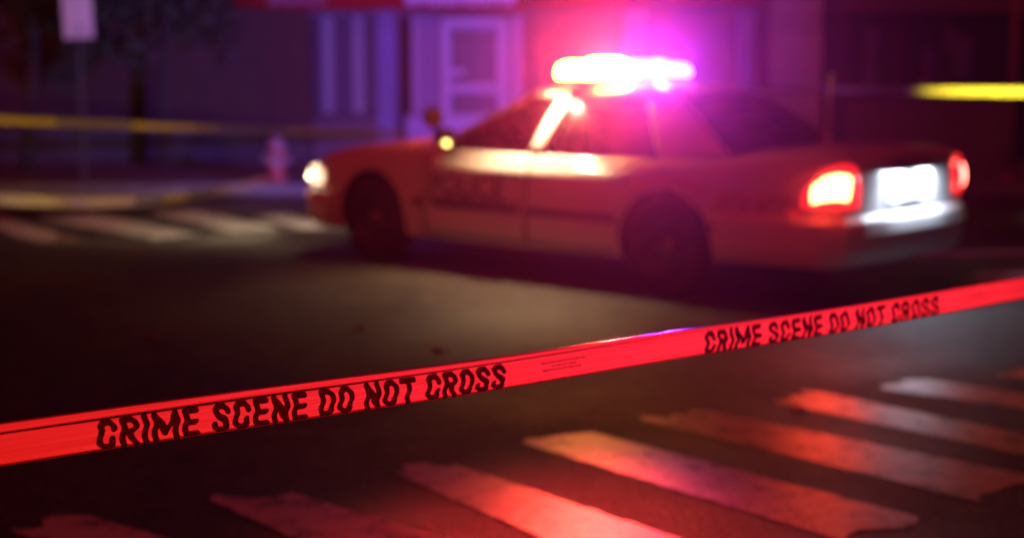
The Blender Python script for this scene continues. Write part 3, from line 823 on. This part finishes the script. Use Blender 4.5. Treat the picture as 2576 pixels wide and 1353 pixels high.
ytape((X(1585), BY-.075, 1.22), at(2900, 236, 13.2), .0, 'bright yellow tape at eye level right of the patrol car', .30, 3.4, segs=((.12, .2), (.34, .41), (.60, .66)), n=160)

# ================================================================== FIRE HYDRANT
hp = at(695, 478, 19.75); hyd = empty('fire_hydrant', (hp.x, 19.85, .13), label='short fire hydrant on the far pavement, left of the headlight', cat='fire hydrant')
M_HYD = mat('hydrant_paint', (.34, .08, .07), .45, noise=(12, .2))
M_HYDC = mat('hydrant_cap', (.28, .16, .19), .5)
bm = bmesh.new(); I = Matrix.Identity(4)
lathe(bm, [(.15, 0), (.15, .03), (.105, .04), (.10, .36), (.125, .365), (.125, .395), (.10, .40)], I, 28); obj('barrel', bm, M_HYD, hyd, smooth=True)
bm = bmesh.new(); lathe(bm, [(.118, .40), (.112, .45), (.085, .50), (.045, .53), (.028, .535), (.028, .57), (0, .572)], I, 28); obj('bonnet', bm, M_HYDC, hyd, smooth=True)
for v in ((-1, 0, 0), (1, 0, 0), (0, -1, 0)):
    bm = bmesh.new(); r_ = .055 if v[1] == 0 else .07; v = Vector(v)
    cyl(bm, v*.09+Vector((0, 0, .27)), v*.155+Vector((0, 0, .27)), r_, n=16); cyl(bm, v*.155+Vector((0, 0, .27)), v*.185+Vector((0, 0, .27)), r_*.45, n=6)
    obj('outlet', bm, M_HYDC, hyd)

# ================================================================== PARKING SIGN, POLES
def sign():
    c = at(195, 40, 19.9)
    e = empty('parking_sign', (c.x, 19.9, .13), label='pale rectangular parking sign on a thin post at upper left', cat='street sign')
    bm = bmesh.new(); cyl(bm, (0, .03, 0), (0, .03, 2.75), .03, n=10); obj('post', bm, mat('dark_post', (.05, .05, .055), .6), e)
    z0 = at(195, 97, 19.9).z-.13
    bm = bmesh.new(); box(bm, (0, -.01, z0+.31), (.37, .006, .62), Matrix.Rotation(R(-2), 4, 'Y')); obj('sign_panel', bm, mat('sign_white', (.66, .64, .70), .45), e, bevel=.002)
    bm = bmesh.new()
    for k, w in enumerate((.24, .16)): box(bm, (.02, -.016, z0+.07+.06*k), (w, .003, .022))
    obj('lettering', bm, mat('sign_grey', (.25, .22, .3), .6), e)
sign()
q = ground(2545, 420); qx = at(2545, 300, 19.9).x
e = empty('street_pole', (qx, 19.9, .13), label='slim dark reddish pole at the right edge behind the bright yellow tape', cat='pole')
bm = bmesh.new(); cyl(bm, (0, 0, 0), (0, 0, 3.4), .05, .042, n=14); obj('shaft', bm, mat('rust_paint', (.22, .08, .06), .6), e, smooth=True)
bm = bmesh.new(); cyl(bm, (0, 0, 0), (0, 0, .10), .10, .08, n=14); obj('base_flange', bm, mat('rust_paint', (.22, .08, .06)), e)

# ================================================================== BUILDINGS
M_BRICKD = brick_mat('brown_brick', (.085, .035, .025), (.06, .026, .02), (.07, .05, .045))
M_BRICKR = brick_mat('dark_brick', (.14, .09, .10), (.10, .06, .07), (.12, .10, .11))
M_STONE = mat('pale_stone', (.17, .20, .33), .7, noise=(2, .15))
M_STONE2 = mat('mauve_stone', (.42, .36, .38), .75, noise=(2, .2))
M_FASC = mat('red_fascia', (.30, .006, .006), .6, spec=.15)
M_DARK = mat('dark_interior', (.015, .012, .02), .8)
M_SHUT = mat('roller_shutter', (.42, .40, .46), .5)
M_SGLASS = mat('shop_glass', (.02, .015, .02), .38, spec=.35)
def wallbox(name, x0, x1, z0, z1, y0, y1, m, parent, bevel=0):
    bm = bmesh.new(); box(bm, ((x0+x1)/2, (y0+y1)/2, (z0+z1)/2), (x1-x0, y1-y0, z1-z0)); return obj(name, bm, m, parent, bevel=bevel)
# brown brick building, left
bl = empty('brick_building', (0, 0, 0), label='dark brown brick side building left of the shop window', cat='building')
wallbox('wall', X(-900), X(782), .12, 7.5, BY, BY+6, M_BRICKD, bl)
wallbox('plinth', X(-900), X(782), .12, .62, BY-.05, BY-.002, mat('dark_plinth', (.06, .055, .06), .8, noise=(3, .3)), bl)
f = wallbox('window', X(415), X(450), Z(78), Z(15), BY-.03, BY-.002, M_STONE, bl); wallbox('pane', X(420), X(445), Z(74), Z(20), BY-.045, BY-.032, M_SGLASS, f)
# shop building, centre
sh = empty('shop_building', (0, 0, 0), label='shuttered corner shop with a red sign board and pale door frame', cat='building')
wallbox('wall', X(784), X(1925), Z(26), 7.5, BY, BY+6, M_BRICKR, sh)
wallbox('back_wall', X(784), X(1925), .12, Z(28), BY+.55, BY+6, M_DARK, sh)
# red sign boards with cut-off pale lettering
fa = wallbox('sign_board', X(600), X(1318), Z(24), Z(24)+.75, BY-.16, BY-.06, M_FASC, sh, .01)
fb = wallbox('sign_board', X(1330), X(1905), Z(12), Z(12)+.75, BY-.16, BY-.06, M_FASC, sh, .01)
bm = bmesh.new()
M_LET = mat('sign_letter_pale', (.62, .58, .66), .5)
for k, px in enumerate((692, 714, 738, 763, 787, 812)):
    x = X(px); box(bm, (x, BY-.175, Z(11)+.17), (.028, .02, .34)); box(bm, (x+.075, BY-.175, Z(11)+.17), (.028, .02, .34)); box(bm, (x+.037, BY-.175, Z(11)+.014+.15*(k % 2)), (.05, .018, .028))
obj('lettering', bm, mat('sign_letter_dim', (.30, .26, .34), .5), fa)
bm = bmesh.new()
for k in range(9):
    x = X(1032)+k*.178; box(bm, (x, BY-.175, Z(14)+.2), (.052, .02, .40)); box(bm, (x+.09, BY-.175, Z(14)+.2), (.052, .02, .40)); box(bm, (x+.045, BY-.175, Z(14)+.03+.17*(k % 3 == 1)), (.06, .018, .06))
box(bm, (X(1160), BY-.172, Z(3)+.1), (1.62, .016, .16))
obj('lettering', bm, M_LET, fa)
# grilled shop window
wn_ = wallbox('window', X(786), X(948), Z(292), Z(28), BY+.32, BY+.34, M_SGLASS, sh)
for a, b in ((812, 836), (888, 912)):
    wallbox('blind', X(a), X(b), Z(286), Z(40), BY+.26, BY+.29, M_GREYW, wn_)
bm = bmesh.new()
xa, xb, za, zb = X(788), X(946), Z(290), Z(30)
k = xa-(zb-za)*.6
while k < xb:
    for sgn in (1, -1):
        pts = []
        for t in (0, 1):
            z = za+(zb-za)*t; x = k+(zb-za)*.6*(t if sgn == 1 else 1-t); pts.append((x, z))
        (ax, az), (bx, bz) = pts
        def clip(ax, az, bx, bz):
            t0, t1 = 0, 1
            for lim, sg in ((xa, 1), (xb, -1)):
                d = bx-ax
                if abs(d) < 1e-6: continue
                t = (lim-ax)/d
                if (d*sg) > 0: t0 = max(t0, t)
                else: t1 = min(t1, t)
            return (t0, t1) if t1 > t0+.01 else None
        c = clip(ax, az, bx, bz)
        if c:
            p = Vector((ax+(bx-ax)*c[0], BY+.06+.008*sgn, az+(bz-az)*c[0])); q2 = Vector((ax+(bx-ax)*c[1], BY+.06+.008*sgn, az+(bz-az)*c[1]))
            cyl(bm, p, q2, .007, n=5)
    k += .085
obj('security_grille', bm, mat('grille_steel', (.22, .18, .34), .5), sh)
wallbox('window_apron', X(786), X(948), .12, Z(296), BY+.02, BY+.3, mat('apron_panel', (.10, .07, .09), .6), sh)
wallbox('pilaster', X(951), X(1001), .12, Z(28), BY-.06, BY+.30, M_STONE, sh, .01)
wallbox('lintel', X(784), X(1925), Z(27)-.08, Z(27)-.01, BY-.05, BY+.40, mat('lintel_paint', (.12, .08, .12), .6), sh)
# door assembly
dr = wallbox('door', X(1106), X(1284), .14, Z(44), BY+.22, BY+.25, M_SGLASS, sh)
fr = bmesh.new()
def fbox(a, b, t0, t1, y0=.14, y1=.215):
    box(fr, ((X(a)+X(b))/2, BY+(y0+y1)/2, (Z(t0)+Z(t1))/2), (X(b)-X(a), y1-y0, Z(t1)-Z(t0)))
fbox(1108, 1134, 420, 46); fbox(1252, 1280, 420, 46); fbox(1135, 1251, 72, 46.5); fbox(1135, 1251, 235, 213, .15, .21); fbox(1135, 1251, 420, 290, .15, .21)
obj('frame', fr, M_GREYW, dr, bevel=.01)
bm = bmesh.new(); box(bm, (X(1148), BY+.12, Z(184)), (.16, .05, .10)); cyl(bm, (X(1160), BY+.09, Z(184)), (X(1160), BY+.13, Z(184)), .05, n=12); obj('handle', bm, M_GREYW, dr, bevel=.01)
# slatted shutter panels beside the door
def shutter(a, b, t0, t1, name='shutter', m=M_SHUT, y=.17):
    bm = bmesh.new(); z = Z(t0)
    while z < Z(t1)-.03:
        box(bm, ((X(a)+X(b))/2, BY+y, z+.035), (X(b)-X(a), .03, .058)); z += .07
    return obj(name, bm, m, sh, bevel=.008)
shutter(1036, 1066, 288, 40); shutter(1070, 1100, 288, 40, m=mat('roller_shutter_b', (.34, .32, .40), .5))
wallbox('side_panel', X(1020), X(1104), .13, Z(292), BY+.12, BY+.2, mat('lower_panel', (.36, .30, .42), .5), sh, .01)
wallbox('mullion', X(1290), X(1312), .13, Z(40), BY+.10, BY+.20, M_GREYW, sh, .008)
shutter(1316, 1560, 410, 40, m=mat('roller_shutter_c', (.20, .16, .17), .6), y=.24)
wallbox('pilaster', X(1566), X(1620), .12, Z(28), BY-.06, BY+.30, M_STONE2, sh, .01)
shutter(1626, 1840, 410, 40, m=mat('roller_shutter_c', (.20, .16, .17), .6), y=.24)
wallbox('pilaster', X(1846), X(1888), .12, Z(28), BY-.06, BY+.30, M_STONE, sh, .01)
# right building
br = empty('stone_building', (0, 0, 0), label='dark shopfront with a broad mauve stone pier at right', cat='building')
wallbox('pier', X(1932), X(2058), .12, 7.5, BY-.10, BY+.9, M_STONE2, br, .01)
wallbox('wall', X(2062), X(3300), Z(30), 7.5, BY+.3, BY+6, M_BRICKR, br)
wallbox('back_wall', X(2062), X(3300), .12, Z(32), BY+.9, BY+6, M_DARK, br)
wallbox('stall_riser', X(2140), X(2560), .12, Z(252), BY+.30, BY+.5, mat('riser', (.12, .09, .11), .6), br)
wallbox('downpipe_pier', X(2062), X(2136), .12, Z(32), BY+.30, BY+.5, mat('dark_pier', (.035, .03, .035), .7), br)
for a, b in ((2140, 2260), (2270, 2380), (2390, 2555)):
    w_ = wallbox('window', X(a), X(b), Z(250), Z(45), BY+.44, BY+.46, M_SGLASS, br)
bm = bmesh.new()
bm.free()
for px in (2137, 2262, 2383, 2558):
    bm = bmesh.new(); box(bm, (X(px), BY+.40, (Z(250)+Z(40))/2), (.05, .08, Z(40)-Z(250)))
    obj('window_frame', bm, mat('frame_dark', (.06, .05, .08), .5), br)
M_BLUE = mat('blue_cloth', (.09, .10, .34), .8)
for px, w, t0, t1 in ((2200, .20, 240, 60), (2345, .15, 235, 110), (2400, .16, 130, 70), (2430, .30, 200, 90)):
    bm = bmesh.new(); zc = (Z(t0)+Z(t1))/2
    lathe(bm, [(.001, -(Z(t1)-Z(t0))/2), (w*.5, -(Z(t1)-Z(t0))*.42), (w*.42, 0), (w*.5, (Z(t1)-Z(t0))*.38), (.001, (Z(t1)-Z(t0))/2)], Matrix.Translation((X(px), BY+.395, zc)) @ Matrix.Diagonal((1, .08, 1, 1)), 16)
    obj('hanging_banner', bm, M_BLUE, br, smooth=True)
# street trees in front of the brick wall, far left
M_LEAFD = mat('dark_foliage', (.035, .05, .03), .7)
M_BARK = mat('bark', (.05, .038, .03), .9, bump=(20, .5))
def street_tree(x, y, w, z0, z1, label, seed, lean=.15):
    rnd = random.Random(seed)
    e = empty('street_tree', (x, y, .12), label=label, cat='tree', group='dark trees along the far pavement')
    bm = bmesh.new(); cyl(bm, (0, 0, 0), (lean, 0, z0+.4), .11, .08, n=12); cyl(bm, (lean, 0, z0+.38), (lean*1.3, 0, z1-.8), .08, .03, n=10)
    for k in range(9):
        a = k*2.4; h = z0+.2+(z1-z0)*.06*k
        cyl(bm, (lean, 0, h), (lean+w*.42*math.cos(a), w*.35*math.sin(a), h+.7), .04, .01, n=6)
    obj('trunk', bm, M_BARK, e, smooth=True)
    bm = bmesh.new(); clumps = []
    for _ in range(34):
        a = rnd.uniform(0, 6.28); rr = math.sqrt(rnd.random())*w*.5
        clumps.append((Vector((lean+rr*math.cos(a), rr*.8*math.sin(a), rnd.uniform(z0+.25, z1-.2))), rnd.uniform(.25, .5)))
    for c, cr_ in clumps:
        for _ in range(130):
            p = c+Vector((rnd.gauss(0, cr_*.5), rnd.gauss(0, cr_*.5), rnd.gauss(0, cr_*.4)))
            a = Vector((rnd.gauss(0, 1), rnd.gauss(0, 1), rnd.gauss(0, 1))).normalized()*.085
            b = a.cross(Vector((rnd.gauss(0, 1), rnd.gauss(0, 1), rnd.gauss(0, 1)))).normalized()*.045
            bm.faces.new([bm.verts.new(p+a), bm.verts.new(p+b), bm.verts.new(p-a), bm.verts.new(p-b)])
    obj('crown', bm, M_LEAFD, e)
street_tree(-6.6, 21.6, 3.0, 1.05, 4.4, 'dark leafy tree hanging behind the parking sign at upper left', 1)
street_tree(-4.9, 22.4, 1.6, 1.75, 4.2, 'smaller dark tree between the parking sign and the shop window', 2, lean=.08)
# ================================================================== HAZE
bm = bmesh.new(); box(bm, (0, 12, 4.2), (60, 50, 10.4))  # added volume that imitates lens bloom around the bar
hz = obj('haze', bm); hm = bpy.data.materials.new('haze'); hm.use_nodes = True; hn = hm.node_tree
for n_ in list(hn.nodes): hn.nodes.remove(n_)
ho = hn.nodes.new('ShaderNodeOutputMaterial'); pv = hn.nodes.new('ShaderNodeVolumePrincipled')
pv.inputs['Color'].default_value = (.9, .9, .9, 1); pv.inputs['Density'].default_value = .0009; pv.inputs['Anisotropy'].default_value = .95
hn.links.new(pv.outputs[0], ho.inputs['Volume']); hz.data.materials.append(hm)
tag(hz, 'thin haze added for a lens-like glow around the light bar', 'haze', kind='stuff')
